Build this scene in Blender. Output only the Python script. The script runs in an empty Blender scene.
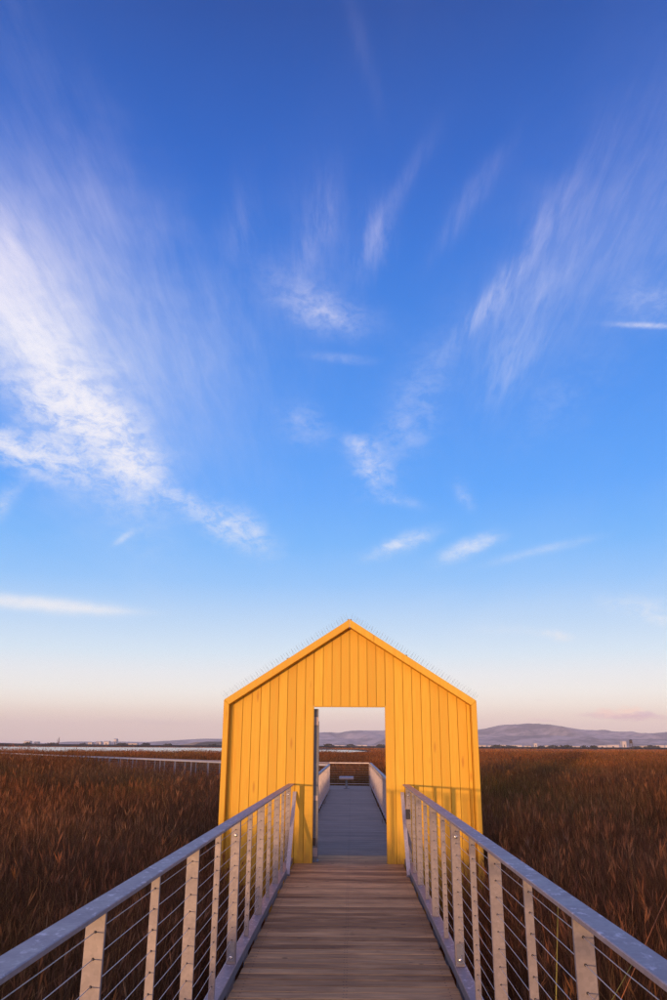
import bpy, bmesh, math, random
import numpy as np
from mathutils import Vector, Matrix, noise

random.seed(7)
rng = np.random.default_rng(7)
S = bpy.context.scene
COL = S.collection
R = math.radians

# ------------------------------------------------------------------ camera
PH, PW, FPX = 1000.0, 667.0, 780.0           # photograph size and focal length in its pixels
EYE = Vector((0.05, 0.0, 1.6))
TILT, YAW, ROLL = R(17.47), R(1.37), R(0.30)
cam_data = bpy.data.cameras.new('camera')
cam = bpy.data.objects.new('camera', cam_data)
COL.objects.link(cam)
cam_data.sensor_fit = 'VERTICAL'
cam_data.sensor_height = 36.0
cam_data.lens = FPX / PH * 36.0
cam_data.clip_start = 0.05
cam_data.clip_end = 60000.0
CAMROT = (Matrix.Rotation(YAW, 3, 'Z') @ Matrix.Rotation(R(90) + TILT, 3, 'X') @ Matrix.Rotation(ROLL, 3, 'Z'))
cam.matrix_world = Matrix.Translation(EYE) @ CAMROT.to_4x4()
S.camera = cam


def ray(px, py):
    """unit direction in the world for a direction measured in the photograph"""
    v = Vector(((px - PW / 2) / FPX, -(py - PH / 2) / FPX, -1.0))
    return (CAMROT @ v).normalized()


def far_point(px, py, dist):
    """where the line of sight reaches the distance dist (along Y)"""
    d = ray(px, py)
    return EYE + d * (dist / d.y)


# ------------------------------------------------------------------ light and sky
S.view_settings.view_transform = 'Standard'
S.view_settings.look = 'None'
S.view_settings.exposure = 0.0
S.view_settings.gamma = 1.0
S.view_settings.use_curve_mapping = False
S.cycles.max_bounces = 6
S.cycles.diffuse_bounces = 3
S.cycles.glossy_bounces = 3
S.cycles.transmission_bounces = 4
S.cycles.transparent_max_bounces = 8
S.cycles.use_denoising = True
S.cycles.denoising_prefilter = 'NONE'

SUN_EL = R(1.0)
SUN_AZ = R(17.0)                              # the sun is behind the camera, this far to its left
SUN_DIR = Vector((math.sin(SUN_AZ) * math.cos(SUN_EL), math.cos(SUN_AZ) * math.cos(SUN_EL), -math.sin(SUN_EL)))
sd = bpy.data.lights.new('sun', 'SUN')
sd.energy = 2.9
sd.angle = R(0.8)
sd.color = (1.0, 0.60, 0.29)
sun = bpy.data.objects.new('sun', sd)
COL.objects.link(sun)
sun.rotation_mode = 'QUATERNION'
sun.rotation_quaternion = SUN_DIR.to_track_quat('-Z', 'Y')
sun.location = (-6, -20, 6)


class NT:
    """tiny helper to write node trees"""
    def __init__(self, tree):
        self.t = tree
        tree.nodes.clear()

    def n(self, typ, **kw):
        nd = self.t.nodes.new(typ)
        for k, v in kw.items():
            if k.startswith('i_'):
                key = k[2:]
                nd.inputs[int(key) if key.isdigit() else key].default_value = v
            else:
                setattr(nd, k, v)
        return nd

    def l(self, a, b):
        self.t.links.new(a, b)

    def put(self, sock, v):
        if isinstance(v, bpy.types.NodeSocket):
            self.l(v, sock)
        else:
            sock.default_value = v

    def m(self, op, a, b=0.0, c=0.0, clamp=False):
        nd = self.t.nodes.new('ShaderNodeMath')
        nd.operation = op
        nd.use_clamp = clamp
        self.put(nd.inputs[0], a); self.put(nd.inputs[1], b); self.put(nd.inputs[2], c)
        return nd.outputs[0]

    def mix(self, fac, a, b, blend='MIX'):
        nd = self.t.nodes.new('ShaderNodeMix')
        nd.data_type = 'RGBA'
        nd.blend_type = blend
        self.put(nd.inputs[0], fac)
        for s, v in ((nd.inputs[6], a), (nd.inputs[7], b)):
            if not isinstance(v, bpy.types.NodeSocket) and len(v) == 3:
                v = (*v, 1)
            self.put(s, v)
        return nd.outputs[2]

    def ramp(self, fac, stops, interp='LINEAR'):
        nd = self.t.nodes.new('ShaderNodeValToRGB')
        cr = nd.color_ramp
        cr.interpolation = interp
        while len(cr.elements) < len(stops):
            cr.elements.new(0.5)
        for e, (p, c) in zip(cr.elements, stops):
            e.position = p
            if not hasattr(c, '__len__'):
                c = (c, c, c)
            e.color = (*c[:3], 1)
        self.put(nd.inputs[0], fac)
        return nd.outputs[0]

    def noise(self, vec, scale, detail=4.0, rough=0.55, dist=0.0):
        nd = self.t.nodes.new('ShaderNodeTexNoise')
        if vec is not None:
            self.l(vec, nd.inputs['Vector'])
        nd.inputs['Scale'].default_value = scale
        nd.inputs['Detail'].default_value = detail
        nd.inputs['Roughness'].default_value = rough
        nd.inputs['Distortion'].default_value = dist
        return nd.outputs[0]

    def mapping(self, vec, loc=(0, 0, 0), rot=(0, 0, 0), scale=(1, 1, 1)):
        nd = self.t.nodes.new('ShaderNodeMapping')
        self.l(vec, nd.inputs['Vector'])
        nd.inputs['Location'].default_value = loc
        nd.inputs['Rotation'].default_value = rot
        nd.inputs['Scale'].default_value = scale
        return nd.outputs[0]

    def dot(self, a, b):
        nd = self.t.nodes.new('ShaderNodeVectorMath')
        nd.operation = 'DOT_PRODUCT'
        self.put(nd.inputs[0], a); self.put(nd.inputs[1], b)
        return nd.outputs['Value']

    def combine(self, x, y, z=0.0):
        nd = self.t.nodes.new('ShaderNodeCombineXYZ')
        self.put(nd.inputs[0], x); self.put(nd.inputs[1], y); self.put(nd.inputs[2], z)
        return nd.outputs[0]


world = bpy.data.worlds.new('World')
S.world = world
world.use_nodes = True
w = NT(world.node_tree)
SKY_STRENGTH = 0.15
GLOW = 1.15
geo = w.n('ShaderNodeTexCoord').outputs['Generated']
nrm = w.n('ShaderNodeVectorMath', operation='NORMALIZE')
w.l(geo, nrm.inputs[0])
D = nrm.outputs[0]
sky = w.n('ShaderNodeTexSky')
sky.sky_type = 'NISHITA'
sky.sun_disc = False
sky.sun_elevation = SUN_EL
sky.sun_rotation = R(180) + SUN_AZ
sky.air_density = 1.0; sky.dust_density = 1.0; sky.ozone_density = 1.0


def lin(c):
    return tuple(((v / 255.0) / 12.92 if v <= 10 else (((v / 255.0) + 0.055) / 1.055) ** 2.4) for v in c)


def el_of(py):
    return math.asin(ray(333.5, py).z)


SKY_STOPS = [(748, (230, 204, 192)), (738, (231, 206, 193)), (725, (233, 210, 197)), (715, (240, 222, 208)), (705, (246, 237, 226)),
             (692, (245, 244, 240)), (675, (236, 241, 246)), (655, (216, 235, 251)), (620, (184, 217, 252)), (585, (146, 199, 255)),
             (545, (112, 183, 255)), (495, (86, 166, 254)), (415, (70, 149, 244)), (335, (60, 135, 232)), (255, (50, 121, 220)), (175, (44, 106, 204)), (90, (40, 94, 186)), (10, (36, 82, 167))]
EMAX = R(90)
stops = [(0.0, lin((214, 188, 188)))] + [(max(0.0012, el_of(y) / EMAX), lin(c)) for y, c in SKY_STOPS] + [(1.0, lin((30, 60, 130)))]
# wisps of cirrus: each lies round one direction, drawn out along its own axis, broken up by fibres
# (centre x, y in the photograph, angle down from the right, half length, half width, strength, fibre 0..1, edge softness)
WISPS = [
    (15, 295, 58, 80, 38, 1.45, 0.55), (72, 395, 57, 95, 34, 1.45, 0.85), (60, 350, 56, 150, 62, 0.40, 0.35),
    (28, 450, 18, 60, 16, 1.3, 0.9), (132, 466, 50, 24, 17, 1.5, 0.85), (90, 415, 50, 36, 22, 1.1, 0.9), (45, 410, 35, 45, 14, 0.7, 0.95),
    (150, 330, 50, 150, 55, 0.20, 0.4), (90, 230, 50, 100, 55, 0.16, 0.5),
    (180, 498, 28, 24, 8, 0.55, 0.9), (232, 526, 30, 34, 14, 0.85, 0.85), (40, 603, 4, 62, 6.5, 1.0, 0.35), (105, 609, 3, 35, 3, 0.35, 0.5),
    (124, 537, -35, 10, 3, 0.4, 0.5), (5, 500, -50, 25, 8, 0.3, 0.8),
    (316, 225, 104, 44, 12, 0.19, 0.85), (318, 298, 25, 46, 20, 0.36, 0.8), (325, 316, 18, 26, 10, 0.30, 0.8), (315, 270, 95, 75, 42, 0.09, 0.6), (240, 225, 95, 40, 14, 0.12, 0.8),
    (374, 240, 98, 30, 15, 0.25, 0.9), (400, 190, -58, 50, 9, 0.11, 0.8), (470, 200, -55, 55, 10, 0.12, 0.7),
    (530, 245, -55, 85, 10, 0.17, 0.8), (492, 300, -48, 52, 8, 0.24, 0.85), (530, 290, -46, 60, 20, 0.16, 0.7), (600, 240, -50, 130, 62, 0.18, 0.5), (510, 365, -62, 40, 18, 0.16, 0.8),
    (642, 325, 2, 24, 2.6, 0.65, 0.6), (648, 300, -10, 32, 22, 0.26, 0.7),
    (362, 448, 20, 16, 9, 0.50, 0.9), (372, 474, 30, 18, 11, 0.50, 0.9), (395, 500, 12, 22, 5, 0.25, 0.8), (405, 430, -60, 55, 18, 0.12, 0.9), (340, 358, 5, 25, 4, 0.2, 0.7),
    (306, 426, 30, 22, 14, 0.24, 0.9), (420, 400, -60, 70, 26, 0.10, 0.8), (560, 400, -40, 60, 30, 0.07, 0.8), (230, 300, 60, 60, 30, 0.07, 0.7), (465, 495, 60, 13, 7, 0.25, 0.8),
    (402, 545, -20, 25, 7, 0.80, 0.75), (469, 548, -22, 24, 6.5, 0.85, 0.75), (540, 551, -14, 42, 4, 0.28, 0.6),
    (556, 635, 8, 13, 4, 0.75, 0.8), (640, 607, 8, 38, 9, 0.32, 0.9), (655, 620, 14, 18, 5, 0.3, 0.9), (510, 630, 0, 30, 4, 0.15, 0.8),
    (362, 50, 75, 55, 8, 0.05, 0.7), (40, 60, 60, 90, 40, 0.05, 0.8),
]



def after(vec, value):
    # the same vector, but computed only once value is known: keeps the node program small enough to run
    nd = w.n('ShaderNodeVectorMath', operation='MULTIPLY_ADD')
    w.put(nd.inputs[0], value); nd.inputs[1].default_value = (1e-9, 1e-9, 1e-9); w.put(nd.inputs[2], vec)
    return nd.outputs[0]


sepA = w.n('ShaderNodeSeparateXYZ'); w.l(D, sepA.inputs[0])
zA = w.m('ADD', w.m('MAXIMUM', sepA.outputs[2], 0.0), 0.12)
layer = w.combine(w.m('DIVIDE', sepA.outputs[0], zA), w.m('DIVIDE', sepA.outputs[1], zA), 0.0)


def fibres(vec, detail, dist):
    nz = w.noise(vec, 1.0, detail, 0.68, dist)
    return w.m('MULTIPLY', w.m('SUBTRACT', nz, 0.40), 3.6, clamp=True)


# how broken up the wisps are: fibres along the wind, fibres a little across it, and ragged puffs
fibre = [fibres(w.mapping(layer, rot=(0, 0, R(4)), scale=(30.0, 5.0, 1)), 9.0, 0.25),
         fibres(w.mapping(layer, loc=(5, 2, 0), rot=(0, 0, R(24)), scale=(42.0, 6.0, 1)), 9.0, 0.25),
         fibres(w.mapping(D, loc=(1, 4, 2), rot=(0, R(24), 0), scale=(38.0, 24.0, 64.0)), 9.0, 0.3)]
warpA = w.m('MULTIPLY', w.m('SUBTRACT', w.noise(w.mapping(D, scale=(9, 5, 14)), 1.0, 3.0), 0.5), 2.0)
total = None
for k, (cx, cy, ang, ha, hb, stre, fib) in enumerate(WISPS):
    c = ray(cx, cy)
    a = ray(cx + math.cos(R(ang)) * 5, cy + math.sin(R(ang)) * 5) - c
    a = (a - c * a.dot(c)).normalized()
    b = c.cross(a).normalized()
    pxr = ((ray(cx + 5, cy) - c).length) / 5.0                   # radians to a pixel there
    Dk = D if total is None else after(D, total)
    da = w.dot(Dk, tuple(a)); db = w.dot(Dk, tuple(b)); dc = w.dot(Dk, tuple(c))
    sa, sb = ha * pxr, hb * pxr
    u = w.m('DIVIDE', da, sa)
    wsel, fsel = (warpA, fibre[2 if cy >= 390 else 0 if 45 < abs(ang) < 110 and cx < 420 else 1 if abs(ang) > 45 else 2]) if fib > 0 else (warpA, None)
    v = w.m('ADD', w.m('DIVIDE', db, sb), wsel)
    r2 = w.m('ADD', w.m('MULTIPLY', u, u), w.m('MULTIPLY', v, v))
    g = w.m('EXPONENT', w.m('MULTIPLY', r2, -0.9))
    g = w.m('MULTIPLY', g, w.m('GREATER_THAN', dc, 0.3))
    if fib > 0.01:
        g = w.m('MULTIPLY', g, w.m('ADD', w.m('MULTIPLY', fsel, fib), 1.0 - fib))
    g = w.m('MULTIPLY', g, stre)
    total = g if total is None else w.m('ADD', total, g)
# a thin veil of fibres over the whole sky, laid out on a high flat layer
Dv = after(D, total)
sep2 = w.n('ShaderNodeSeparateXYZ'); w.l(Dv, sep2.inputs[0])
elev = w.m('ARCSINE', sep2.outputs[2])
vn = w.noise(w.mapping(layer, rot=(0, 0, R(8)), scale=(2.6, 0.8, 1)), 1.0, 7.0, 0.6, 0.6)
vm = w.noise(w.mapping(layer, loc=(3, 1, 0), scale=(0.7, 0.35, 1)), 1.0, 2.0)
veil = w.m('MULTIPLY', w.m('MULTIPLY', w.m('SUBTRACT', vn, 0.42), 2.2, clamp=True), w.m('MULTIPLY', w.m('SUBTRACT', vm, 0.38), 0.28, clamp=True))
total = w.m('ADD', total, veil)
cover = w.m('SUBTRACT', 1.0, w.m('EXPONENT', w.m('MULTIPLY', total, -1.35)))
grad = w.ramp(w.m('DIVIDE', elev, EMAX), stops)

cloudcol = w.ramp(w.m('DIVIDE', elev, EMAX), [(0.0, lin((232, 188, 188))), (0.035, lin((244, 214, 205))), (0.09, lin((252, 247, 247))), (0.3, lin((250, 247, 255))), (0.42, lin((226, 220, 252))), (0.62, lin((190, 186, 240)))])
skycol = w.mix(cover, grad, cloudcol)
# two low mauve banks just over the hills on the right
PINK = [(624, 716, 2, 44, 4.0, 1.0, (220, 186, 192)), (606, 713, 0, 14, 5.0, 0.9, (248, 216, 204)), (630, 711.5, 0, 16, 6.0, 0.95, (252, 222, 206)), (645, 714, 3, 14, 3.6, 0.6, (214, 184, 200)), (545, 720, 2, 22, 2.2, 0.5, (222, 188, 192)), (540, 700, 0, 8, 1.5, 0.35, (214, 196, 204)), (578, 703, 0, 6, 1.8, 0.25, (214, 196, 204)), (150, 722, 2, 90, 6, 0.35, (212, 192, 192))]
bank = w.m('MULTIPLY', w.m('SUBTRACT', w.noise(w.mapping(after(D, skycol), scale=(60, 60, 190)), 1.0, 5.0, 0.6), 0.5), 2.6)
for k, (cx, cy, ang, ha, hb, stre, pc) in enumerate(PINK):
    c = ray(cx, cy); a = (ray(cx + 5, cy + 5 * math.tan(R(ang))) - c); a = (a - c * a.dot(c)).normalized(); b = c.cross(a)
    pxr = (ray(cx + 5, cy) - c).length / 5.0
    Dk = after(D, skycol)
    u = w.m('DIVIDE', w.dot(Dk, tuple(a)), ha * pxr); v = w.m('DIVIDE', w.dot(Dk, tuple(b)), hb * pxr)
    v = w.m('ADD', v, bank)
    g = w.m('EXPONENT', w.m('MULTIPLY', w.m('ADD', w.m('MULTIPLY', u, u), w.m('MULTIPLY', v, v)), -1.0))
    g = w.m('MULTIPLY', w.m('MULTIPLY', g, w.m('GREATER_THAN', w.dot(Dk, tuple(c)), 0.5)), stre)
    g = w.m('MULTIPLY', w.m('SUBTRACT', g, 0.22), 1.5, clamp=True)
    skycol = w.mix(g, skycol, lin(pc))
sc1 = w.n('ShaderNodeVectorMath', operation='SCALE'); w.l(skycol, sc1.inputs[0]); sc1.inputs[3].default_value = 0.97 / SKY_STRENGTH
sc2 = w.n('ShaderNodeVectorMath', operation='SCALE'); w.l(sky.outputs[0], sc2.inputs[0]); sc2.inputs[3].default_value = 0.10
add0 = w.n('ShaderNodeVectorMath', operation='ADD'); w.l(sc1.outputs[0], add0.inputs[0]); w.l(sc2.outputs[0], add0.inputs[1])
# the sunset side of the sky, behind the camera, is brighter and warmer
toward = w.m('MAXIMUM', w.m('ADD', w.m('MULTIPLY', w.dot(after(D, skycol), tuple(-SUN_DIR)), 0.80), 0.20), 0.0)
glow = w.n('ShaderNodeVectorMath', operation='SCALE'); glow.inputs[0].default_value = (1.0, 0.60, 0.40)
w.l(w.m('MULTIPLY', w.m('MULTIPLY', toward, toward), GLOW / SKY_STRENGTH), glow.inputs[3])
add = w.n('ShaderNodeVectorMath', operation='ADD'); w.l(add0.outputs[0], add.inputs[0]); w.l(glow.outputs[0], add.inputs[1])
out = w.n('ShaderNodeOutputWorld')
bg = w.n('ShaderNodeBackground')
bg.inputs[1].default_value = SKY_STRENGTH
w.l(add.outputs[0], bg.inputs[0])
w.l(bg.outputs[0], out.inputs[0])
world.cycles.sampling_method = 'MANUAL'
world.cycles.sample_map_resolution = 512

# ------------------------------------------------------------------ materials
def material(name):
    m = bpy.data.materials.new(name)
    m.use_nodes = True
    t = NT(m.node_tree)
    o = t.n('ShaderNodeOutputMaterial')
    p = t.n('ShaderNodeBsdfPrincipled')
    t.l(p.outputs[0], o.inputs[0])
    return m, t, p


def bump(t, p, height, strength=0.3, dist=0.01):
    b = t.n('ShaderNodeBump')
    b.inputs['Strength'].default_value = strength
    b.inputs['Distance'].default_value = dist
    t.l(height, b.inputs['Height'])
    t.l(b.outputs[0], p.inputs['Normal'])


def pos(t):
    return t.n('ShaderNodeNewGeometry').outputs['Position']


def rnd(t):
    return t.n('ShaderNodeObjectInfo').outputs['Random']


def make_plank_mat(name, dark, light, grain_dark):
    m, t, p = material(name)
    P = pos(t); r = rnd(t)
    shift = t.combine(t.m('MULTIPLY', r, 37.0), t.m('MULTIPLY', r, 11.0), 0.0)
    va = t.n('ShaderNodeVectorMath', operation='ADD'); t.l(P, va.inputs[0]); t.l(shift, va.inputs[1])
    q = va.outputs[0]
    g1 = t.noise(t.mapping(q, scale=(3.2, 75, 60)), 1.0, 6.0, 0.68, 0.5)
    g2 = t.noise(t.mapping(q, scale=(9, 260, 60)), 1.0, 3.0, 0.6)
    blot = t.noise(t.mapping(q, scale=(1.3, 3.5, 1)), 1.0, 4.0, 0.6)
    base = t.mix(t.ramp(r, [(0.0, 0.0), (1.0, 1.0)]), dark, light)
    base = t.mix(t.m('MULTIPLY', t.ramp(g1, [(0.36, 1.0), (0.58, 0.0)]), 0.6), base, grain_dark)
    base = t.mix(t.m('MULTIPLY', t.ramp(blot, [(0.45, 0.0), (0.75, 1.0)]), 0.45), base, tuple(c * 1.5 for c in light))
    kn = t.n('ShaderNodeTexVoronoi'); t.l(t.mapping(q, scale=(3.1, 7.0, 1)), kn.inputs['Vector']); kn.inputs['Scale'].default_value = 1.0
    knot = t.ramp(kn.outputs['Distance'], [(0.055, 1.0), (0.10, 0.0)])
    base = t.mix(t.m('MULTIPLY', knot, 0.75), base, (0.012, 0.008, 0.006))
    # screw heads, two to a joist
    sp_ = t.n('ShaderNodeSeparateXYZ'); t.l(t.n('ShaderNodeTexCoord').outputs['Object'], sp_.inputs[0])
    ax = t.m('ABSOLUTE', t.m('SUBTRACT', t.m('ABSOLUTE', t.m('SUBTRACT', t.m('ABSOLUTE', sp_.outputs[0]), 0.36)), 0.35))
    ay = t.m('ABSOLUTE', t.m('SUBTRACT', t.m('ABSOLUTE', sp_.outputs[1]), 0.036))
    dd = t.m('SQRT', t.m('ADD', t.m('MULTIPLY', ax, ax), t.m('MULTIPLY', ay, ay)))
    base = t.mix(t.m('MULTIPLY', t.ramp(dd, [(0.0045, 1.0), (0.0075, 0.0)]), 0.85), base, (0.03, 0.022, 0.02))
    t.l(base, p.inputs['Base Color'])
    p.inputs['Roughness'].default_value = 0.78
    p.inputs['Specular IOR Level'].default_value = 0.3
    bump(t, p, t.m('ADD', g1, t.m('MULTIPLY', g2, 0.6)), 0.7, 0.004)
    return m


M = {}
M['plank'] = make_plank_mat('weathered brown deck boards', (0.25, 0.130, 0.052), (0.72, 0.425, 0.185), (0.11, 0.052, 0.024))
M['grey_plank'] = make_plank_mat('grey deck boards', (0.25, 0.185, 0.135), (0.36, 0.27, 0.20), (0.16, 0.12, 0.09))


def make_yellow():
    m, t, p = material('yellow painted boards')
    P = pos(t); r = rnd(t)
    shift = t.combine(t.m('MULTIPLY', r, 23.0), 0.0, t.m('MULTIPLY', r, 31.0))
    va = t.n('ShaderNodeVectorMath', operation='ADD'); t.l(P, va.inputs[0]); t.l(shift, va.inputs[1])
    q = va.outputs[0]
    grain = t.noise(t.mapping(q, scale=(40, 8, 2.2)), 1.0, 5.0, 0.62, 0.5)
    fine = t.noise(t.mapping(q, scale=(200, 40, 9)), 1.0, 3.0, 0.6)
    base = t.mix(r, (0.64, 0.350, 0.034), (0.76, 0.440, 0.042))
    base = t.mix(t.m('MULTIPLY', t.ramp(grain, [(0.42, 0.0), (0.68, 1.0)]), 0.5), base, (0.72, 0.29, 0.020))
    kn = t.n('ShaderNodeTexVoronoi'); t.l(t.mapping(q, scale=(6.0, 6.0, 1.3)), kn.inputs['Vector']); kn.inputs['Scale'].default_value = 1.0
    knot = t.ramp(kn.outputs['Distance'], [(0.05, 1.0), (0.14, 0.0)])
    base = t.mix(t.m('MULTIPLY', knot, 0.55), base, (0.42, 0.14, 0.02))
    # grime splashed up from the deck and marsh
    sx = t.n('ShaderNodeSeparateXYZ'); t.l(P, sx.inputs[0])
    low = t.ramp(sx.outputs[2], [(0.0, 1.0), (0.55, 0.0)])
    dirt = t.m('MULTIPLY', low, t.ramp(t.noise(t.mapping(P, scale=(9, 9, 3)), 1.0, 4.0, 0.6), [(0.35, 0.0), (0.65, 1.0)]))
    base = t.mix(t.m('MULTIPLY', dirt, 0.6), base, (0.30, 0.13, 0.035))
    t.l(base, p.inputs['Base Color'])
    p.inputs['Roughness'].default_value = 0.62
    p.inputs['Specular IOR Level'].default_value = 0.25
    bump(t, p, t.m('ADD', grain, t.m('MULTIPLY', fine, 0.4)), 0.35, 0.003)
    return m


M['yellow'] = make_yellow()


def make_galv(name, base=(0.40, 0.39, 0.41), rough=0.5, metal=0.35, flecks=0.6):
    m, t, p = material(name)
    P = pos(t)
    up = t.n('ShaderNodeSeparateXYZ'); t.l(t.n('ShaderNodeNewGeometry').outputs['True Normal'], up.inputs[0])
    big = t.noise(P, 7.0, 4.0, 0.6)
    sp = t.n('ShaderNodeTexVoronoi'); t.l(P, sp.inputs['Vector']); sp.inputs['Scale'].default_value = 70.0
    spang = t.ramp(sp.outputs['Color'], [(0.0, 0.86), (1.0, 1.1)])
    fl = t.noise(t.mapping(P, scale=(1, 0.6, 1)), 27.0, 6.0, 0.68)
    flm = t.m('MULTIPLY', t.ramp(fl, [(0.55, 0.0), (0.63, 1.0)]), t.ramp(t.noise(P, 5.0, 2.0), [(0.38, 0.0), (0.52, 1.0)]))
    c = t.mix(1.0, base, spang, 'MULTIPLY')
    c = t.mix(t.m('MULTIPLY', t.ramp(big, [(0.40, 0.0), (0.70, 1.0)]), 0.32), c, tuple(v * 0.7 for v in base))
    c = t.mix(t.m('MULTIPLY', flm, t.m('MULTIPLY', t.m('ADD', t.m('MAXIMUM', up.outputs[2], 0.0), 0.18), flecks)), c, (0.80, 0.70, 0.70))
    t.l(c, p.inputs['Base Color'])
    p.inputs['Metallic'].default_value = metal
    rr = t.m('ADD', t.m('MULTIPLY', big, 0.3), rough - 0.15)
    t.l(rr, p.inputs['Roughness'])
    bump(t, p, t.m('ADD', fl, t.m('MULTIPLY', big, 0.5)), 0.25, 0.002)
    return m


M['galv'] = make_galv('galvanised steel', (0.38, 0.30, 0.295))
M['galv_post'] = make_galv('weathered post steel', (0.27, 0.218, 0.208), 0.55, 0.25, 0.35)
M['galv_light'] = make_galv('galvanised steel with light in colour', (0.52, 0.46, 0.45), 0.5, 0.2)  # paler copy of the steel: sun and sky light put into its colour
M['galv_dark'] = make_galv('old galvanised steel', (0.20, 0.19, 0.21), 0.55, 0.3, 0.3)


def plain(name, col, rough=0.7, metal=0.0, var=0.25, scale=6.0, spec=0.4):
    m, t, p = material(name)
    n1 = t.noise(pos(t), scale, 4.0, 0.6)
    c = t.mix(t.ramp(n1, [(0.3, 0.0), (0.7, 1.0)]), tuple(v * (1 - var) for v in col), tuple(min(1, v * (1 + var)) for v in col))
    t.l(c, p.inputs['Base Color'])
    p.inputs['Roughness'].default_value = rough
    p.inputs['Metallic'].default_value = metal
    p.inputs['Specular IOR Level'].default_value = spec
    return m


M['cable'] = plain('stainless cable', (0.58, 0.52, 0.50), 0.4, 0.5, 0.1, 200)
M['hole'] = plain('dark rubber grommet', (0.03, 0.025, 0.025), 0.7)
M['bolt'] = plain('bolt head', (0.55, 0.5, 0.48), 0.25, 0.9, 0.1, 90)
M['beam'] = plain('dark steel beam', (0.035, 0.03, 0.032), 0.7)
M['pile'] = plain('timber pile', (0.09, 0.06, 0.045), 0.85)
M['spike'] = plain('dull bird spikes', (0.16, 0.15, 0.17), 0.5, 0.3, 0.05)
M['mud'] = plain('marsh mud', (0.060, 0.042, 0.028), 0.95, 0, 0.5, 0.8)


# ------------------------------------------------------------------ helpers for objects
class MB:
    """collects boxes, bars and strips; build() links them as ONE mesh object"""
    def __init__(self):
        self.v, self.f = [], []

    def box(self, c, s, rot=None):
        n = len(self.v)
        for dx, dy, dz in ((-1, -1, -1), (1, -1, -1), (1, 1, -1), (-1, 1, -1), (-1, -1, 1), (1, -1, 1), (1, 1, 1), (-1, 1, 1)):
            p = Vector((dx * s[0] / 2, dy * s[1] / 2, dz * s[2] / 2))
            if rot is not None:
                p = rot @ p
            self.v.append(tuple(p + Vector(c)))
        for q in ((0, 3, 2, 1), (4, 5, 6, 7), (0, 1, 5, 4), (1, 2, 6, 5), (2, 3, 7, 6), (3, 0, 4, 7)):
            self.f.append(tuple(n + i for i in q))
        return self

    def prism(self, pts, y0, y1):
        """polygon in X-Z pushed from y0 to y1"""
        n = len(self.v); k = len(pts)
        for y in (y0, y1):
            for x, z in pts:
                self.v.append((x, y, z))
        self.f.append(tuple(range(n, n + k)))
        self.f.append(tuple(range(n + 2 * k - 1, n + k - 1, -1)))
        for i in range(k):
            j = (i + 1) % k
            self.f.append((n + i, n + k + i, n + k + j, n + j))
        return self

    def tube(self, pts, r, seg=6, caps=True):
        pts = [Vector(p) for p in pts]
        n0 = len(self.v)
        for i, p in enumerate(pts):
            d = (pts[min(i + 1, len(pts) - 1)] - pts[max(i - 1, 0)]).normalized()
            up = Vector((0, 0, 1)) if abs(d.z) < 0.9 else Vector((1, 0, 0))
            a = d.cross(up).normalized(); b = d.cross(a)
            rr = r[i] if hasattr(r, '__len__') else r
            for k in range(seg):
                t = 2 * math.pi * k / seg
                self.v.append(tuple(p + a * math.cos(t) * rr + b * math.sin(t) * rr))
        for i in range(len(pts) - 1):
            for k in range(seg):
                a0 = n0 + i * seg + k; a1 = n0 + i * seg + (k + 1) % seg
                self.f.append((a0, a1, a1 + seg, a0 + seg))
        if caps:
            self.f.append(tuple(n0 + k for k in range(seg - 1, -1, -1)))
            e = n0 + (len(pts) - 1) * seg
            self.f.append(tuple(e + k for k in range(seg)))
        return self

    def mesh(self, name, mat, bevel=0.0, smooth=False):
        me = bpy.data.meshes.new(name)
        me.from_pydata(self.v, [], self.f)
        bm = bmesh.new(); bm.from_mesh(me)
        bmesh.ops.recalc_face_normals(bm, faces=bm.faces)
        if bevel > 0:
            bmesh.ops.bevel(bm, geom=list(bm.edges), offset=bevel, segments=1, affect='EDGES', clamp_overlap=True)
        bm.to_mesh(me); bm.free()
        for m_ in (mat if isinstance(mat, (list, tuple)) else [mat]):
            me.materials.append(m_)
        if smooth:
            me.polygons.foreach_set('use_smooth', [True] * len(me.polygons))
        return me

    def build(self, name, mat, parent=None, bevel=0.0, smooth=False):
        return put(name, self.mesh(name, mat, bevel, smooth), parent)


def put(name, me, parent=None, loc=None, rot=None):
    o = bpy.data.objects.new(name, me)
    COL.objects.link(o)
    if parent is not None:
        o.parent = parent
        o.matrix_parent_inverse = Matrix.Translation(-parent.location) if parent.rotation_euler.z == 0 and loc is None else Matrix.Identity(4)
    if loc is not None:
        o.location = loc
    if rot is not None:
        o.rotation_euler = rot
    return o


def tag(o, label=None, cat=None, group=None, kind=None):
    for k, v in (('label', label), ('category', cat), ('group', group), ('kind', kind)):
        if v:
            o[k] = v
    return o


def empty(name, loc=(0, 0, 0)):
    o = bpy.data.objects.new(name, None)
    COL.objects.link(o)
    o.location = loc
    o.empty_display_size = 0.2
    return o


# ------------------------------------------------------------------ ground and water
GZ = -1.10                                     # the marsh floor lies this far below the deck
FARY = 9000.0


def sheet(name, pts, z, mat):
    me = bpy.data.meshes.new(name)
    me.from_pydata([(x, y, z) for x, y in pts], [], [tuple(range(len(pts)))])
    me.materials.append(mat)
    o = put(name, me)
    tag(o, kind='structure')
    return o


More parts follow.
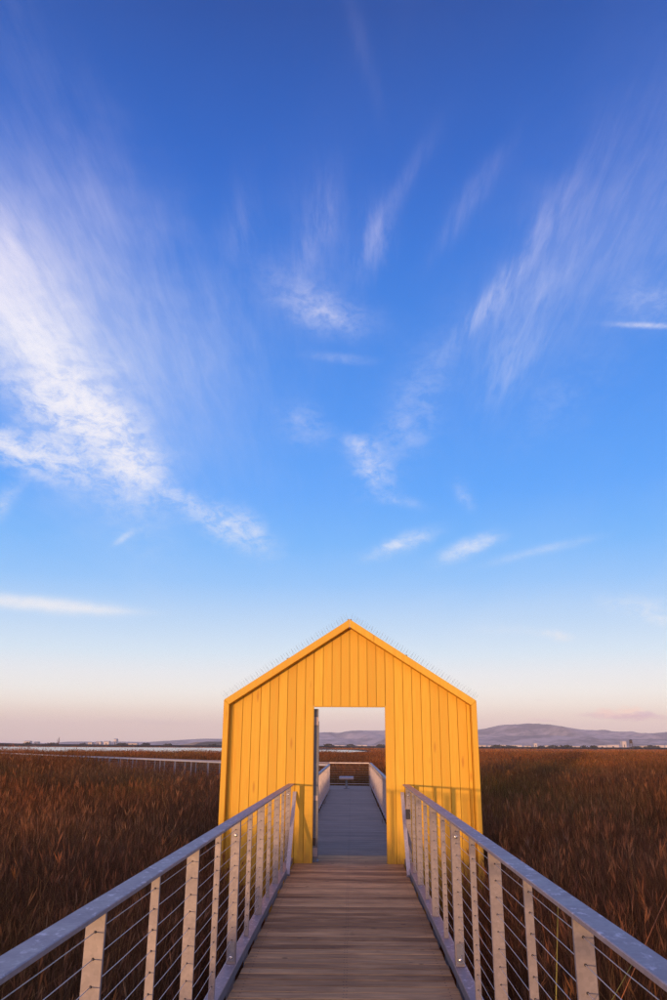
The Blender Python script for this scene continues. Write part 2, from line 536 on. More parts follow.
def make_ground_mat():
    m, t, p = material('marsh ground')
    P = pos(t)
    a = t.noise(P, 0.35, 5.0, 0.6)
    b = t.noise(t.mapping(P, scale=(0.02, 0.006, 1)), 1.0, 4.0, 0.6)
    c = t.mix(t.ramp(a, [(0.35, 0.0), (0.65, 1.0)]), (0.045, 0.030, 0.020), (0.085, 0.056, 0.034))
    c = t.mix(t.ramp(b, [(0.42, 0.0), (0.6, 0.8)]), c, (0.22, 0.13, 0.075))
    t.l(c, p.inputs['Base Color'])
    p.inputs['Roughness'].default_value = 0.95
    p.inputs['Specular IOR Level'].default_value = 0.1
    return m


M['ground'] = make_ground_mat()
sheet('ground', [(-8500, -60), (8500, -60), (8500, FARY), (-8500, FARY)], GZ, M['ground'])


def make_water_mat():
    m, t, p = material('still marsh water')
    P = pos(t)
    p.inputs['Base Color'].default_value = (0.03, 0.04, 0.05, 1)
    p.inputs['Roughness'].default_value = 0.12
    p.inputs['IOR'].default_value = 1.33
    nz = t.noise(t.mapping(P, scale=(0.7, 0.25, 1)), 1.0, 4.0, 0.6)
    bump(t, p, nz, 0.55, 0.35)
    return m


M['water'] = make_water_mat()


def shore(x0, x1, y0, y1, rag, n=40, seed=1):
    """outline of a pool with ragged banks"""
    r = np.random.default_rng(seed)
    xs = np.linspace(x0, x1, n)
    taper = np.clip(np.minimum(np.arange(n), np.arange(n)[::-1]) / 4.0, 0, 1)
    near = [(float(x), float((y0 + (y1 - y0) * 0.5 * (1 - t_)) + r.uniform(-1, 1) * rag * t_)) for x, t_ in zip(xs, taper)]
    far = [(float(x), float((y1 - (y1 - y0) * 0.5 * (1 - t_)) + r.uniform(-1, 1) * rag * t_ * 1.5)) for x, t_ in zip(xs, taper)]
    return near + far[::-1]


WZ = GZ + 0.05
sheet('water', shore(-420, -17, 132, 760, 9, seed=3), WZ, M['water'])
sheet('water', shore(24, 66, 268, 330, 4, 16, seed=5), WZ, M['water'])
sheet('water', shore(-30, 8, 300, 520, 8, 14, seed=6), WZ, M['water'])

# ------------------------------------------------------------------ boardwalk
HALF = 0.78
HOUSE_Y = 12.12                                # the front of the boarded wall
boardwalk = empty('boardwalk', (0, 0, 0)); tag(boardwalk, kind='structure')
PW_, GAP = 0.130, 0.018
plank_meshes = []
for k in range(6):
    mb = MB()
    n = 5
    mb.box((0, 0, 0), (2 * HALF, PW_, 0.04))
    plank_meshes.append(mb.mesh('plank', M['plank'], 0.004))
y = -4.0
while y < 13.0:
    o = put('plank', random.choice(plank_meshes), boardwalk, (random.uniform(-0.006, 0.006), y + PW_ / 2, -0.02 + random.uniform(-0.0012, 0.0008)),
            (random.uniform(-0.006, 0.006), random.uniform(-0.0012, 0.0012), random.uniform(-0.0025, 0.0025)))
    y += PW_ + GAP
NEAR_END = y
for sx in (-1, 1):
    MB().box((sx * (HALF - 0.03), (NEAR_END - 4) / 2, -0.17), (0.10, NEAR_END + 4, 0.22)).build('side_beam', M['beam'], boardwalk)
for yy in np.arange(-3.5, 13, 2.58):
    for sx in (-1, 1):
        MB().tube([(sx * 0.6, yy, GZ - 0.1), (sx * 0.6, yy, -0.29)], 0.09, 10).build('pile', M['pile'], boardwalk)

walk2 = empty('far_boardwalk', (0, NEAR_END, 0)); tag(walk2, kind='structure')
FAR_CORNER, FAR_END = 31.6, 34.6
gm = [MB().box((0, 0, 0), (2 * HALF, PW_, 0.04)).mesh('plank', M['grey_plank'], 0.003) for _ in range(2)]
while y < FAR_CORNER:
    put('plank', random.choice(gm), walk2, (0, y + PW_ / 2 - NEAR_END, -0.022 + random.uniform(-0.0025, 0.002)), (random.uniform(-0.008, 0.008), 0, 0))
    y += PW_ + 0.008
MB().prism([(-HALF - 0.02, -0.3), (HALF + 0.02, -0.3), (HALF + 0.02, -0.06), (-HALF - 0.02, -0.06)], NEAR_END + 0.02, FAR_CORNER).build('side_beam', M['beam'], walk2)
# the landing and the arm that leads off to the left
BR_F = [(-0.80, 31.6), (-5.6, 35.2), (-10.4, 41.6), (-18.5, 52.0), (-27.7, 65.0), (-46.0, 92.0)]      # its near edge
BR_B = [(0.82, 34.7), (-0.9, 34.9), (-6.6, 38.0), (-11.8, 44.2), (-20.0, 54.5), (-29.4, 67.0), (-47.6, 94.0)]
landing = empty('side_boardwalk', (0, FAR_CORNER, 0)); tag(landing, kind='structure')
mb = MB()
poly = [(-0.80, 31.62), (0.80, 31.62), (0.82, 34.68), (-0.9, 34.88), (-6.6, 37.98), (-5.62, 35.22)]
mb.v = [(x_, y_, -0.004) for x_, y_ in poly] + [(x_, y_, -0.2) for x_, y_ in poly]
k = len(poly)
mb.f = [tuple(range(k)), tuple(range(2 * k - 1, k - 1, -1))] + [(i, (i + 1) % k, k + (i + 1) % k, k + i) for i in range(k)]
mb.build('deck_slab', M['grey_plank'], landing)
for (a0, a1, b0, b1) in [(BR_F[i], BR_F[i + 1], BR_B[i + 1], BR_B[i + 2]) for i in range(1, 5)]:
    mb = MB(); q = [a0, a1, b1, b0]
    mb.v = [(x_, y_, -0.006) for x_, y_ in q] + [(x_, y_, -0.2) for x_, y_ in q]
    mb.f = [(0, 1, 2, 3), (7, 6, 5, 4)] + [(i, (i + 1) % 4, 4 + (i + 1) % 4, 4 + i) for i in range(4)]
    mb.build('deck_slab', M['grey_plank'], landing)

# ------------------------------------------------------------------ railings beside the near ramp
RX, RH = 0.835, 1.067
PITCH = 0.86
POST_Y = [3.0 + PITCH * k for k in range(-8, 11)]
SPLICE_K = (4, -4)
CAB = [0.983 - 0.0833 * k for k in range(11)]
grom = MB().tube([(0, -0.0025, 0), (0, 0.0, 0)], [0.0045, 0.005], 8).mesh('grommet', M['hole'])
boltm = MB().tube([(0, -0.014, 0), (0, -0.012, 0), (0, 0, 0)], [0.005, 0.012, 0.013], 8).mesh('bolt', M['bolt'])


def near_railing(sx, label):
    root = empty('railing', (sx * RX, 0, 0))
    tag(root, label, 'railing', 'cable railings along the wooden ramp')
    ends = [POST_Y[0] - 0.6] + [3.0 + PITCH * k for k in sorted(SPLICE_K)] + [HOUSE_Y - 0.02]
    for a, b in zip(ends[:-1], ends[1:]):
        MB().box((sx * RX, (a + b) / 2, RH - 0.010), (0.090, b - a - 0.005, 0.019)).build('handrail', M['galv'], root, 0.003)
        MB().box((sx * (RX + 0.003), (a + b) / 2, 0.070), (0.088, b - a - 0.006, 0.012)).build('lower_rail', M['galv'], root, 0.002)
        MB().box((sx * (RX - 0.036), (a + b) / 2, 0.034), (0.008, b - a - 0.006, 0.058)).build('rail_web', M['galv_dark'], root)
    for k in range(-8, 11):
        yk = 3.0 + PITCH * k
        wide = k % 2 == 0
        wd = 0.068 if wide else 0.039
        th = 0.050 if k in SPLICE_K else 0.016
        lean = random.uniform(-0.003, 0.003)
        pm = MB()
        zt, zb = RH - 0.0205, 0.0765
        pm.box((sx * RX + lean, yk, (zt + zb) / 2), (wd, th, zt - zb))
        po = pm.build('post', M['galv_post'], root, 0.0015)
        if k >= -1:
            MB().box((sx * RX, yk + 0.008, -0.06), (wd * 0.9, 0.014, 0.245)).build('post_foot', M['galv_dark'], root)
        for i, z in enumerate(CAB):
            if k >= -1:
                g = put('grommet', grom, po, (sx * RX, yk - th / 2, z))
        if k in (4, 10) or (k == -4):
            for z in (0.15 - 0.03, 0.945):
                put('bolt', boltm, po, (sx * RX, yk - th / 2, z))
            if k == 4:
                MB().box((sx * RX, yk - 0.029, 0.16), (0.052, 0.006, 0.13)).build('splice_plate', M['galv_dark'], root, 0.001)
    for z in CAB:
        # each cable sags a little between posts
        pts = []
        for k in range(-8, 11):
            yk = 3.0 + PITCH * k
            pts.append((sx * RX, yk, z))
            if k < 10:
                pts.append((sx * RX + random.uniform(-.001, .001), yk + PITCH / 2, z - random.uniform(0.0, 0.004)))
        MB().tube(pts, 0.0017, 5).build('cable', M['cable'], root, smooth=True)
    # flat bar that slopes from the wall down to the edge of the deck
    a = Vector((sx * 0.782, HOUSE_Y - 0.03, 0.955)); b = Vector((sx * 0.782, 11.03, 0.012))
    d = a - b
    rot = Matrix.Rotation(math.atan2(d.z, d.y), 3, 'X')
    MB().box((a + b) / 2, (0.052, d.length, 0.012), rot).build('sloping_brace', M['galv_light'], root, 0.002)
    MB().box((b.x, b.y - 0.02, 0.006), (0.07, 0.09, 0.008)).build('brace_foot', M['galv_dark'], root)
    if sx > 0:
        MB().box((RX - 0.012, 11.62 - 0.025, 0.70), (0.06, 0.03, 0.13)).build('bracket', M['beam'], root, 0.003)
    return root


near_railing(-1, 'galvanised cable railing left of the brown plank ramp, lavender on top, orange-lit posts')
near_railing(1, 'galvanised cable railing right of the brown plank ramp, inner edge of handrail lit orange')


# ------------------------------------------------------------------ railings beyond the gateway
def far_railing(pts, h, label, group='railings of the grey boardwalk beyond the gateway', step=1.5, nc=8, cap=(0.07, 0.045), pw=0.05, skip_first=False, top='galv', pmat='galv'):
    root = empty('railing', (pts[0][0], pts[0][1], 0))
    tag(root, label, 'railing', group)
    P3 = [Vector((x_, y_, 0)) for x_, y_ in pts]
    for a, b in zip(P3[:-1], P3[1:]):
        d = b - a; L = d.length; ang = math.atan2(d.y, d.x)
        rot = Matrix.Rotation(ang, 3, 'Z')
        mid = (a + b) / 2
        MB().box(mid + Vector((0, 0, h - cap[1] / 2)), (L - 0.004, cap[0], cap[1]), rot).build('handrail', M[top], root, 0.004)
        MB().box(mid + Vector((0, 0, 0.07)), (L - 0.004, 0.05, 0.02), rot).build('lower_rail', M['galv'], root)
        n = max(1, round(L / step))
        for i in range(n + 1):
            if i == n and b is not P3[-1]:
                continue
            if i == 0 and skip_first and a is P3[0]:
                continue
            p = a.lerp(b, i / n)
            MB().box(p + Vector((0, 0, (h - cap[1]) / 2)), (0.02, pw, h - cap[1] - 0.002), rot).build('post', M[pmat], root)
        for k in range(nc):
            z = 0.16 + (h - 0.24) * k / (nc - 1)
            MB().tube([a + Vector((0, 0, z)), b + Vector((0, 0, z))], 0.0018, 4).build('cable', M['cable'], root)
    return root


far_railing([(-0.81, 12.55), (-0.81, 31.5)], 0.92, 'grey railing on the left of the grey walkway seen through the doorway', step=0.86)
far_railing([(0.81, 12.55), (0.84, 34.62)], 0.92, 'grey railing on the right of the grey walkway seen through the doorway', step=0.86)
far_railing([(0.79, 34.75), (-0.9, 34.95), (-6.6, 38.05), (-11.8, 44.25), (-20.0, 54.55), (-29.4, 67.05), (-47.6, 94.0)], 0.92,
            'railing that closes the far end of the grey walkway behind the low bench', step=1.6)
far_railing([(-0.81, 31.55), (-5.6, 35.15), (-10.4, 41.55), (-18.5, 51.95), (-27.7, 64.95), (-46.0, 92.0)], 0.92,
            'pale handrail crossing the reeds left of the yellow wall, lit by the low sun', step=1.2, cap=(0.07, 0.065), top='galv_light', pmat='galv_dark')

# ------------------------------------------------------------------ low bench on the landing
bench = empty('pedestal_bench', (-0.16, 32.3, 0))
tag(bench, 'low pedestal bench with a pale slab seat in front of the end railing', 'bench')
MB().box((-0.16, 32.3, 0.395), (0.56, 0.42, 0.075), Matrix.Rotation(R(6), 3, 'X')).build('seat', M['galv'], bench, 0.012)
MB().tube([(-0.16, 32.3, 0.02), (-0.16, 32.3, 0.36)], 0.045, 10).build('pedestal', M['galv_dark'], bench)
MB().box((-0.16, 32.3, 0.008), (0.22, 0.22, 0.022)).build('foot_plate', M['galv_dark'], bench, 0.003)

# ------------------------------------------------------------------ the yellow gateway shaped like the front of a house
house = empty('house_front', (0.02, HOUSE_Y, 0))
tag(house, 'yellow board-clad gateway shaped like a house front with a steep gable and an open doorway', 'gateway')
CX = 0.02
HW = 1.878                                     # half width, outer
EAVE, APEX = 2.245, 3.45
BOT = -0.75
FY0, FY1 = HOUSE_Y - 0.15, HOUSE_Y + 0.09      # the frame stands proud of the boards
SLOPE = (APEX - EAVE) / HW
TR, TS = 0.098, 0.078                          # thickness of the sloping and of the upright trim
YB = HOUSE_Y


def roof_z(x, off=0.0):
    return APEX - abs(x - CX) * SLOPE - off


cosr = math.cos(math.atan(SLOPE))
vr = TR / cosr
DX0, DX1, DZ = -0.527, 0.560, 2.165            # the doorway
PB = 0.134
inner = HW - TS
# boards
edges = [CX + PB * k for k in range(-13, 14)]
edges = [CX - inner + 0.004] + edges + [CX + inner - 0.004]
for a, b in zip(edges[:-1], edges[1:]):
    x0, x1 = a + 0.0028, b - 0.0028
    mid = (x0 + x1) / 2
    zb = -0.005 if abs(mid - CX) < HALF + 0.04 else BOT
    over = min(x1, DX1) - max(x0, DX0) > 0.05
    if over:
        zb = DZ
        x0, x1 = x0, x1
    elif x0 < DX0 < x1:
        x1 = DX0
    elif x0 < DX1 < x1:
        x0 = DX1
    yj = random.uniform(-0.0018, 0.0018)
    pts = [(x0, zb), (x1, zb), (x1, roof_z(x1, vr) - 0.001), (x0, roof_z(x0, vr) - 0.001)]
    MB().prism(pts, YB + yj, YB + 0.022 + yj).build('board', M['yellow'], house, 0.0022)
# backing behind the joints
mb = MB()
for (x0, x1, z0) in ((CX - inner, DX0 - 0.002, BOT + 0.01), (DX0 - 0.002, DX1 + 0.002, DZ + 0.003), (DX1 + 0.002, CX + inner, BOT + 0.01)):
    pts = [(x0, z0), (x1, z0), (x1, roof_z(x1, vr + 0.002))]
    if x0 < CX < x1:
        pts.append((CX, roof_z(CX, vr + 0.002)))
    pts.append((x0, roof_z(x0, vr + 0.002)))
    mb.prism(pts, YB + 0.026, YB + 0.052)
mb.build('backing_panel', M['yellow'], house)
# door lining
MB().box((DX0 + 0.004, YB + 0.045, DZ / 2), (0.012, 0.075, DZ - 0.004)).build('jamb', M['yellow'], house)
MB().box((DX1 - 0.004, YB + 0.045, DZ / 2), (0.012, 0.075, DZ - 0.004)).build('jamb', M['yellow'], house)
MB().box(((DX0 + DX1) / 2, YB + 0.045, DZ - 0.006), (DX1 - DX0 - 0.02, 0.075, 0.012)).build('lintel', M['yellow'], house)
# upright trims
for sx in (-1, 1):
    xo, xi = CX + sx * HW, CX + sx * (HW - TS)
    zo, zi = roof_z(xo), roof_z(xi)
    # mitred under the sloping piece
    pts = [(xo, BOT), (xi, BOT), (xi, roof_z(xi, vr) - 0.0015), (xo, roof_z(xo, 0.0) - 0.0035)]
    MB().prism(pts, FY0, FY1).build('corner_trim', M['yellow'], house, 0.003)
for sx in (-1, 1):
    xo, xi = CX + sx * HW, CX + sx * (HW - TS)
    xa = CX + sx * 0.0012
    pts = [(xa, APEX), (xa, APEX - vr), (xi, roof_z(xi, vr)), (xo, roof_z(xo))]
    MB().prism(pts, FY0, FY1 + 0.001).build('sloping_trim', M['yellow'], house, 0.003)
# little caps and clips along the slopes
for fx in (-0.94, -0.02, 0.02, 0.86):
    MB().box((CX + fx, FY0 + 0.05, roof_z(CX + fx) + 0.008), (0.03, 0.05, 0.02)).build('clip', M['galv_dark'], house)
# bird spikes: thin rods fanned along both slopes
for sx in (-1, 1):
    mb = MB()
    n = 74
    for i in range(n):
        t_ = (i + 0.5) / n
        x = CX + sx * t_ * HW
        z = roof_z(x)
        nx, nz = sx * SLOPE * cosr, cosr
        for j, yy in enumerate((FY0 + 0.05, FY1 - 0.06)):
            L = random.uniform(0.105, 0.125)
            fan = (i % 3 - 1) * 0.30 + random.uniform(-0.05, 0.05)
            dx = nx * math.cos(fan) + nz * sx * math.sin(fan) * 0.6
            dz = nz * math.cos(fan) - nx * sx * math.sin(fan) * 0.6
            p0 = Vector((x, yy, z)); p1 = p0 + Vector((dx * L, (j - 0.5) * 0.08 + random.uniform(-0.02, 0.02), dz * L))
            mb.tube([p0, p1], 0.00075, 3, False)
    o = mb.build('bird_spikes', M['spike'], house)
    o['kind'] = 'stuff'
# steel column that carries the wall, just inside the doorway on the left
MB().box((-0.520, YB + 0.20, 1.065), (0.13, 0.10, 2.13)).build('column', M['galv_dark'], house, 0.004)
for sx2 in (-1, 1):
    MB().box((-0.520 + sx2 * 0.070, YB + 0.20, 1.0), (0.008, 0.13, 1.9)).build('flange', M['galv_dark'], house)
MB().box((-0.515, YB + 0.14, 1.95), (0.13, 0.012, 0.12)).build('plate', M['galv'], house, 0.002)
MB().box((-0.515, YB + 0.14, 0.86), (0.125, 0.012, 0.07)).build('plate', M['galv'], house, 0.002)
MB().box((-0.515, YB + 0.13, 0.27), (0.07, 0.02, 0.10)).build('outlet_box', M['pile'], house, 0.004)
MB().box((-0.515, YB + 0.14, 0.13), (0.13, 0.012, 0.12)).build('plate', M['galv'], house, 0.002)
MB().box((-0.538, YB + 0.20, 0.010), (0.20, 0.20, 0.018)).build('base_plate', M['galv_dark'], house, 0.002)
MB().box((1.55, YB + 0.20, 0.4), (0.10, 0.10, 2.2)).build('column', M['galv_dark'], house, 0.004)
MB().box((-1.55, YB + 0.20, 0.4), (0.10, 0.10, 2.2)).build('column', M['galv_dark'], house, 0.004)

# ------------------------------------------------------------------ reeds
def reed_material(name, a, b, c, trans=0.25, gain=(1, 1, 1)):
    m = bpy.data.materials.new(name)
    m.use_nodes = True
    t = NT(m.node_tree)
    o = t.n('ShaderNodeOutputMaterial')
    dif = t.n('ShaderNodeBsdfDiffuse'); tr = t.n('ShaderNodeBsdfTranslucent'); mx = t.n('ShaderNodeMixShader')
    at = t.n('ShaderNodeAttribute', attribute_name='tone')
    r = rnd(t)
    tone = t.m('FRACT', t.m('ADD', at.outputs['Fac'], r))
    col = t.ramp(tone, [(0.0, a), (0.45, b), (0.85, b), (1.0, c)])
    patch = t.noise(pos(t), 0.16, 3.0, 0.6)
    col = t.mix(t.ramp(patch, [(0.38, 0.0), (0.62, 0.75)]), col, t.mix(1.0, col, (1.5, 0.95, 0.6), 'MULTIPLY'))
    gold = t.noise(t.mapping(pos(t), loc=(2, 7, 0)), 0.33, 3.0, 0.6)
    col = t.mix(t.ramp(gold, [(0.50, 0.0), (0.68, 0.8)]), col, t.mix(1.0, col, (1.7, 1.45, 1.1), 'MULTIPLY'))
    green = t.noise(t.mapping(pos(t), loc=(9, 3, 0)), 0.11, 2.0, 0.5)
    col = t.mix(t.ramp(green, [(0.50, 0.0), (0.66, 0.8)]), col, t.mix(1.0, col, (0.78, 1.05, 0.55), 'MULTIPLY'))
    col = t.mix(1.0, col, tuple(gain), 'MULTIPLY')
    t.l(col, dif.inputs[0]); t.l(col, tr.inputs[0])
    mx.inputs[0].default_value = trans
    t.l(dif.outputs[0], mx.inputs[1]); t.l(tr.outputs[0], mx.inputs[2]); t.l(mx.outputs[0], o.inputs[0])
    return m


M['reed'] = reed_material('dry marsh reeds', (0.030, 0.017, 0.011), (0.135, 0.072, 0.036), (0.44, 0.28, 0.13))
M['reed_far'] = reed_material('far reeds with sunlight in colour', (0.05, 0.025, 0.015), (0.17, 0.080, 0.036), (0.42, 0.24, 0.10), 0.25, (1.75, 1.45, 1.2))  # same reeds, the low sun on the far band put into their colour
M['plume'] = reed_material('reed seed heads', (0.10, 0.05, 0.03), (0.17, 0.085, 0.05), (0.26, 0.15, 0.09), 0.15)


def clump_mesh(name, blades, radius, hmin, hmax, width, levels, seed, plumes=0.15, lean=0.35, droop=0.25, mat='reed'):
    r = np.random.default_rng(seed)
    V, F, T, MI = [], [], [], []
    for _ in range(blades):
        rad = radius * math.sqrt(r.random()); th = r.uniform(0, 2 * math.pi)
        bx, by = rad * math.cos(th), rad * math.sin(th)
        h = r.uniform(hmin, hmax) if r.random() < 0.8 else r.uniform(hmin * 0.4, hmin)
        la = r.uniform(0, 2 * math.pi); ln = abs(r.normal(0, lean)) * h
        wdt = width * r.uniform(0.5, 1.3)
        fa = r.uniform(0, math.pi); tone = r.random()
        stem = r.random() < 0.4
        head = stem and r.random() < plumes * 2.5
        brk = r.uniform(0.5, 0.85) if (not stem and r.random() < droop) else 2
        ba = la + r.uniform(-0.8, 0.8)
        n0 = len(V); P = Vector((bx, by, 0)); pts = []
        tw = r.uniform(-1.0, 1.0)
        for i in range(levels + 1):
            u = i / levels
            x = bx + math.cos(la) * ln * u ** 2; y_ = by + math.sin(la) * ln * u ** 2; z = h * (u - 0.10 * ln * u * u)
            if u > brk:
                e = (u - brk) * h
                x += math.cos(ba) * e * 0.85; y_ += math.sin(ba) * e * 0.85
                z = h * brk + (0.25 * e - 1.6 * e * e / h * 1.2) - e * 0.35
            pts.append((x, y_, z))
            ww = wdt * (0.45 if stem else 1.0) * (1.0 - (0.55 if stem else 0.85) * u ** 2.4) / 2
            a = fa + tw * u
            V.append((x - math.cos(a) * ww, y_ - math.sin(a) * ww, z)); V.append((x + math.cos(a) * ww, y_ + math.sin(a) * ww, z))
            T += [tone, tone]
        for i in range(levels):
            F.append((n0 + 2 * i, n0 + 2 * i + 1, n0 + 2 * i + 3, n0 + 2 * i + 2)); MI.append(0)
        if head:
            x, y_, z = pts[-1]
            for q in range(3):
                a = r.uniform(0, math.pi); L = r.uniform(0.09, 0.16); ww = width * r.uniform(0.7, 1.2)
                ox, oy = r.normal(0, 0.02, 2)
                n0 = len(V)
                V += [(x, y_, z - L * 0.35), (x + math.cos(a) * ww + ox, y_ + math.sin(a) * ww + oy, z + L * 0.15), (x + ox * 2, y_ + oy * 2, z + L * 0.75), (x - math.cos(a) * ww + ox, y_ - math.sin(a) * ww + oy, z + L * 0.2)]
                T += [tone] * 4
                F.append((n0, n0 + 1, n0 + 2, n0 + 3)); MI.append(1)
    me = bpy.data.meshes.new(name)
    me.from_pydata(V, [], F)
    at = me.attributes.new('tone', 'FLOAT', 'POINT')
    at.data.foreach_set('value', np.array(T, dtype=np.float32))
    me.materials.append(M[mat]); me.materials.append(M['plume'])
    me.polygons.foreach_set('material_index', MI)
    return me


def scatter(name, label, P, rotz, scl, meshes, tiltamp=0.10):
    """one object whose geometry nodes set the clumps out on its points"""
    n = len(P)
    me = bpy.data.meshes.new(name)
    me.vertices.add(n)
    me.vertices.foreach_set('co', np.asarray(P, dtype=np.float32).ravel())
    rot = np.stack([rng.normal(0, tiltamp, n), rng.normal(0, tiltamp, n), rotz], 1).astype(np.float32)
    a = me.attributes.new('turn', 'FLOAT_VECTOR', 'POINT'); a.data.foreach_set('vector', rot.ravel())
    s3 = np.stack([np.ones(n), np.ones(n), scl], 1).astype(np.float32)
    a = me.attributes.new('size', 'FLOAT_VECTOR', 'POINT'); a.data.foreach_set('vector', s3.ravel())
    a = me.attributes.new('kind_index', 'INT', 'POINT'); a.data.foreach_set('value', rng.integers(0, len(meshes), n).astype(np.int32))
    coll = bpy.data.collections.new(name + ' clumps')
    for i, c in enumerate(meshes):
        o = bpy.data.objects.new('reed_clump', c)
        coll.objects.link(o)
    me.update()
    ob = put(name, me)
    ng = bpy.data.node_groups.new(name, 'GeometryNodeTree')
    ng.interface.new_socket('Geometry', in_out='INPUT', socket_type='NodeSocketGeometry')
    ng.interface.new_socket('Geometry', in_out='OUTPUT', socket_type='NodeSocketGeometry')
    N = ng.nodes
    gi = N.new('NodeGroupInput'); go = N.new('NodeGroupOutput')
    ci = N.new('GeometryNodeCollectionInfo'); ci.inputs['Collection'].default_value = coll
    ci.inputs['Separate Children'].default_value = True; ci.inputs['Reset Children'].default_value = True
    ip = N.new('GeometryNodeInstanceOnPoints')
    ip.inputs['Pick Instance'].default_value = True

    def attr(nm, dt):
        x = N.new('GeometryNodeInputNamedAttribute'); x.data_type = dt; x.inputs['Name'].default_value = nm
        return x.outputs['Attribute']
    ng.links.new(gi.outputs[0], ip.inputs['Points'])
    ng.links.new(ci.outputs[0], ip.inputs['Instance'])
    ng.links.new(attr('kind_index', 'INT'), ip.inputs['Instance Index'])
    ng.links.new(attr('turn', 'FLOAT_VECTOR'), ip.inputs['Rotation'])
    ng.links.new(attr('size', 'FLOAT_VECTOR'), ip.inputs['Scale'])
    ng.links.new(ip.outputs[0], go.inputs[0])
    md = ob.modifiers.new('clumps', 'NODES'); md.node_group = ng
    tag(ob, label, None, None, 'stuff')
    return ob


def smooth_noise(x, y, s, off=0.0):
    return np.array([noise.noise(Vector((a * s + off, b * s - off, off))) for a, b in zip(x, y)])


def seg_dist(x, y, pts):
    d = np.full(len(x), 1e9)
    for (ax, ay), (bx, by) in zip(pts[:-1], pts[1:]):
        vx, vy = bx - ax, by - ay
        t_ = np.clip(((x - ax) * vx + (y - ay) * vy) / (vx * vx + vy * vy), 0, 1)
        d = np.minimum(d, np.hypot(x - ax - vx * t_, y - ay - vy * t_))
    return d


PATH_MID = [((a[0] + b[0]) / 2, (a[1] + b[1]) / 2) for a, b in zip(BR_F, BR_B[1:])]


def keep_clear(x, y, pad):
    """False where the boardwalks and the wall stand"""
    ok = ~((np.abs(x) < HALF + 0.12 + pad) & (y < 34.9 + pad))
    ok &= ~((np.abs(x) < 2.1) & (np.abs(y - HOUSE_Y) < 0.30 + pad * 0.3))
    ok &= seg_dist(x, y, PATH_MID) > 0.95 + pad
    return ok


def field(n, y0, y1, spread, pad, base=2.5, ypow=1.0):
    u = rng.random(n)
    y = y0 + (y1 - y0) * u ** ypow
    # widen with distance so that the bed fills the view and a step to either side
    hw = base + spread * np.maximum(y, 0)
    keep = rng.random(n) < (hw / (base + spread * max(y1, 1)))
    y = y[keep]; hw = hw[keep]
    x = (rng.random(len(y)) * 2 - 1) * hw
    ok = keep_clear(x, y, pad)
    return x[ok], y[ok]


def height_factor(x, y):
    f = 1.0 + 0.24 * smooth_noise(x, y, 0.22, 3.1) + 0.16 * smooth_noise(x, y, 0.8, 8.0)
    near = np.clip((np.abs(x) - 0.9) / 2.6, 0, 1)
    f *= np.where(y < 13, 0.66 + 0.34 * near, 0.9 + 0.1 * near)
    return f * (1 + 0.48 * np.exp(-(((x + 17) / 5.0) ** 2 + ((y - 39) / 6.0) ** 2)))


near_m = [clump_mesh('near_clump', 150, 0.34, 0.70, 1.62, 0.0048, 6, 100 + i, 0.07, 0.26, 0.16) for i in range(8)]
low_m = [clump_mesh('low_clump', 60, 0.30, 0.35, 1.0, 0.009, 5, 150 + i, 0.03, 0.55, 0.4) for i in range(4)]
mid_m = [clump_mesh('mid_clump', 190, 0.52, 0.65, 1.68, 0.0062, 5, 200 + i, 0.08, 0.20, 0.08) for i in range(8)]
far_m = [clump_mesh('far_clump', 230, 1.08, 0.70, 1.75, 0.015, 4, 300 + i, 0.06, 0.13, 0.05, 'reed_far') for i in range(6)]

x, y = field(9500, -1.5, 14.5, 0.62, 0.44, 3.0)
z = np.full(len(x), GZ)
scatter('reed_bed', 'tangled dry brown reeds close to both railings of the ramp', np.stack([x, y, z], 1), rng.uniform(0, 6.28, len(x)), height_factor(x, y) * rng.uniform(0.85, 1.12, len(x)), near_m, 0.12)
x, y = field(5200, -1.5, 13.5, 0.6, 0.40, 3.0)
scatter('fallen_reed_litter', 'low bent and fallen reed leaves under the standing reeds', np.stack([x, y, np.full(len(x), GZ)], 1), rng.uniform(0, 6.28, len(x)), rng.uniform(0.8, 1.25, len(x)), low_m, 0.25)
x, y = field(26000, 13.5, 48, 0.56, 0.55, 4.0)
scatter('reed_bed', 'rust brown reed bed behind and beside the yellow gateway', np.stack([x, y, np.full(len(x), GZ)], 1), rng.uniform(0, 6.28, len(x)), height_factor(x, y) * rng.uniform(0.85, 1.15, len(x)), mid_m, 0.07)
x, y = field(42000, 46, 136, 0.54, 0.4, 5.0)
ok = ~((y > 122 + 8 * smooth_noise(x, y, 0.03, 1.0)) & (x < 0))
x, y = x[ok], y[ok]
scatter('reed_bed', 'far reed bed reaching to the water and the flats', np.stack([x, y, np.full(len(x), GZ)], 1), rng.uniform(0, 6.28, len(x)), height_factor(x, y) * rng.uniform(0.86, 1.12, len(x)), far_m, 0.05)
# pale, long, arching stems mixed in
M['reed_straw'] = reed_material('pale straw reeds', (0.16, 0.085, 0.04), (0.30, 0.18, 0.085), (0.50, 0.34, 0.16), 0.3)
acc_m = [clump_mesh('accent_clump', 9, 0.35, 1.1, 2.0, 0.0075, 7, 600 + i, 0.1, 0.55, 0.45, 'reed_straw') for i in range(7)]
acc2_m = [clump_mesh('accent_clump', 12, 0.5, 1.1, 1.95, 0.012, 6, 640 + i, 0.15, 0.35, 0.3, 'reed_straw') for i in range(6)]
x, y = field(1900, 0.0, 15, 0.6, 1.15, 3.0)
p = smooth_noise(x, y, 0.35, 6.0) > -0.12
x, y = x[p], y[p]
scatter('straw_stems', 'long arching straw-coloured stems among the near reeds', np.stack([x, y, np.full(len(x), GZ)], 1), rng.uniform(0, 6.28, len(x)), np.clip(height_factor(x, y), 0.6, 1.1) * rng.uniform(0.75, 1.05, len(x)), acc_m, 0.16)
x, y = field(5200, 14, 60, 0.55, 1.1, 4.0)
